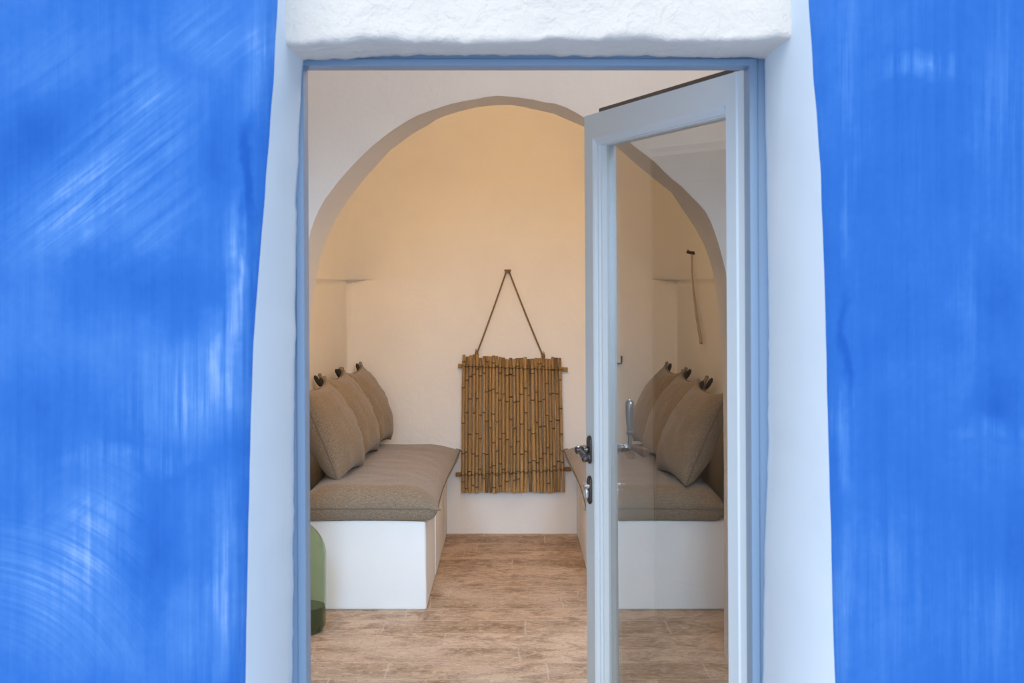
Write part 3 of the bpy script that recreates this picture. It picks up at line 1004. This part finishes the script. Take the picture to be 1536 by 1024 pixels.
M['strap'] = plain('grey brown leather', (.36, .30, .25), .8)
b.obj('strap', M['strap'], pg)

# ------------------------------------------------------------------ light
w = bpy.data.worlds.new('sky'); scene.world = w; w.use_nodes = True
nt = w.node_tree
for n_ in list(nt.nodes): nt.nodes.remove(n_)
g = G(nt)
sep = g.n('ShaderNodeSeparateXYZ'); g.l(g.tc.outputs['Generated'], sep.inputs[0])
colr = g.ramp(sep.outputs['Z'], [(.0, (.82, .92, 1.03)), (.8, (.60, .78, 1.03))])
bg = g.n('ShaderNodeBackground'); bg.inputs['Strength'].default_value = 1.01
g.l(colr, bg.inputs[0])
wo = g.n('ShaderNodeOutputWorld'); g.l(bg.outputs[0], wo.inputs[0])

def light(name, typ, loc, energy, col, rot=(0, 0, 0), **kw):
    l = bpy.data.lights.new(name, typ); l.energy = energy; l.color = col
    for k_, v_ in kw.items(): setattr(l, k_, v_)
    o = bpy.data.objects.new(name, l); COL.objects.link(o); o.location = loc; o.rotation_euler = rot
    return o
# bright hazy sky behind the viewer, high to the left
light('hazy_sun', 'SUN', (0, -4, 6), 1.85, (1.0, .95, .87), (math.radians(55), 0, math.radians(-13)), angle=math.radians(70))
# warm lamp tucked behind the head of the arch
light('alcove_lamp', 'AREA', (0.0, 5.90, 2.47), 22, (1.0, .60, .255), Vector((0, .93, .36)).to_track_quat('-Z', 'Y').to_euler(), shape='RECTANGLE', size=.55, size_y=.10)
# cool fill lights added either side of the entrance, no windows there
for sx in (-1, 1):
    p0 = Vector((sx * .80, 2.68, 1.85)); d = Vector((sx * .40, 6.2, .10)) - p0
    light('entrance_fill', 'AREA', p0, 11.3, (.52, .75, 1.0), d.to_track_quat('-Z', 'Y').to_euler(), shape='RECTANGLE', size=.55, size_y=.7, spread=math.radians(58))
light('room_fill', 'POINT', (.3, 4.1, 2.55), 21, (1.0, .90, .86), shadow_soft_size=.12)  # added fill to brighten the front room, not an actual fitting

# ------------------------------------------------------------------ camera
cam = bpy.data.cameras.new('camera')
co = bpy.data.objects.new('camera', cam); COL.objects.link(co)
co.location = (0, 0, CAMZ); co.rotation_euler = (PI / 2, 0, 0)
cam.sensor_width = 36; cam.lens = 36 * F / 1536
cam.shift_y = -(512 - HY) / 1536
cam.clip_start = .05
cam.dof.use_dof = True; cam.dof.focus_distance = 7.6; cam.dof.aperture_fstop = 15
scene.camera = co

vs = scene.view_settings
scene.display_settings.display_device = 'sRGB'
vs.view_transform = 'Standard'; vs.look = 'None'; vs.gamma = 1; vs.exposure = 0
vs.use_curve_mapping = False
try:
    scene.cycles.use_denoising = True
    scene.cycles.max_bounces = 14
    scene.cycles.diffuse_bounces = 8
    scene.cycles.transparent_max_bounces = 16
except Exception:
    pass
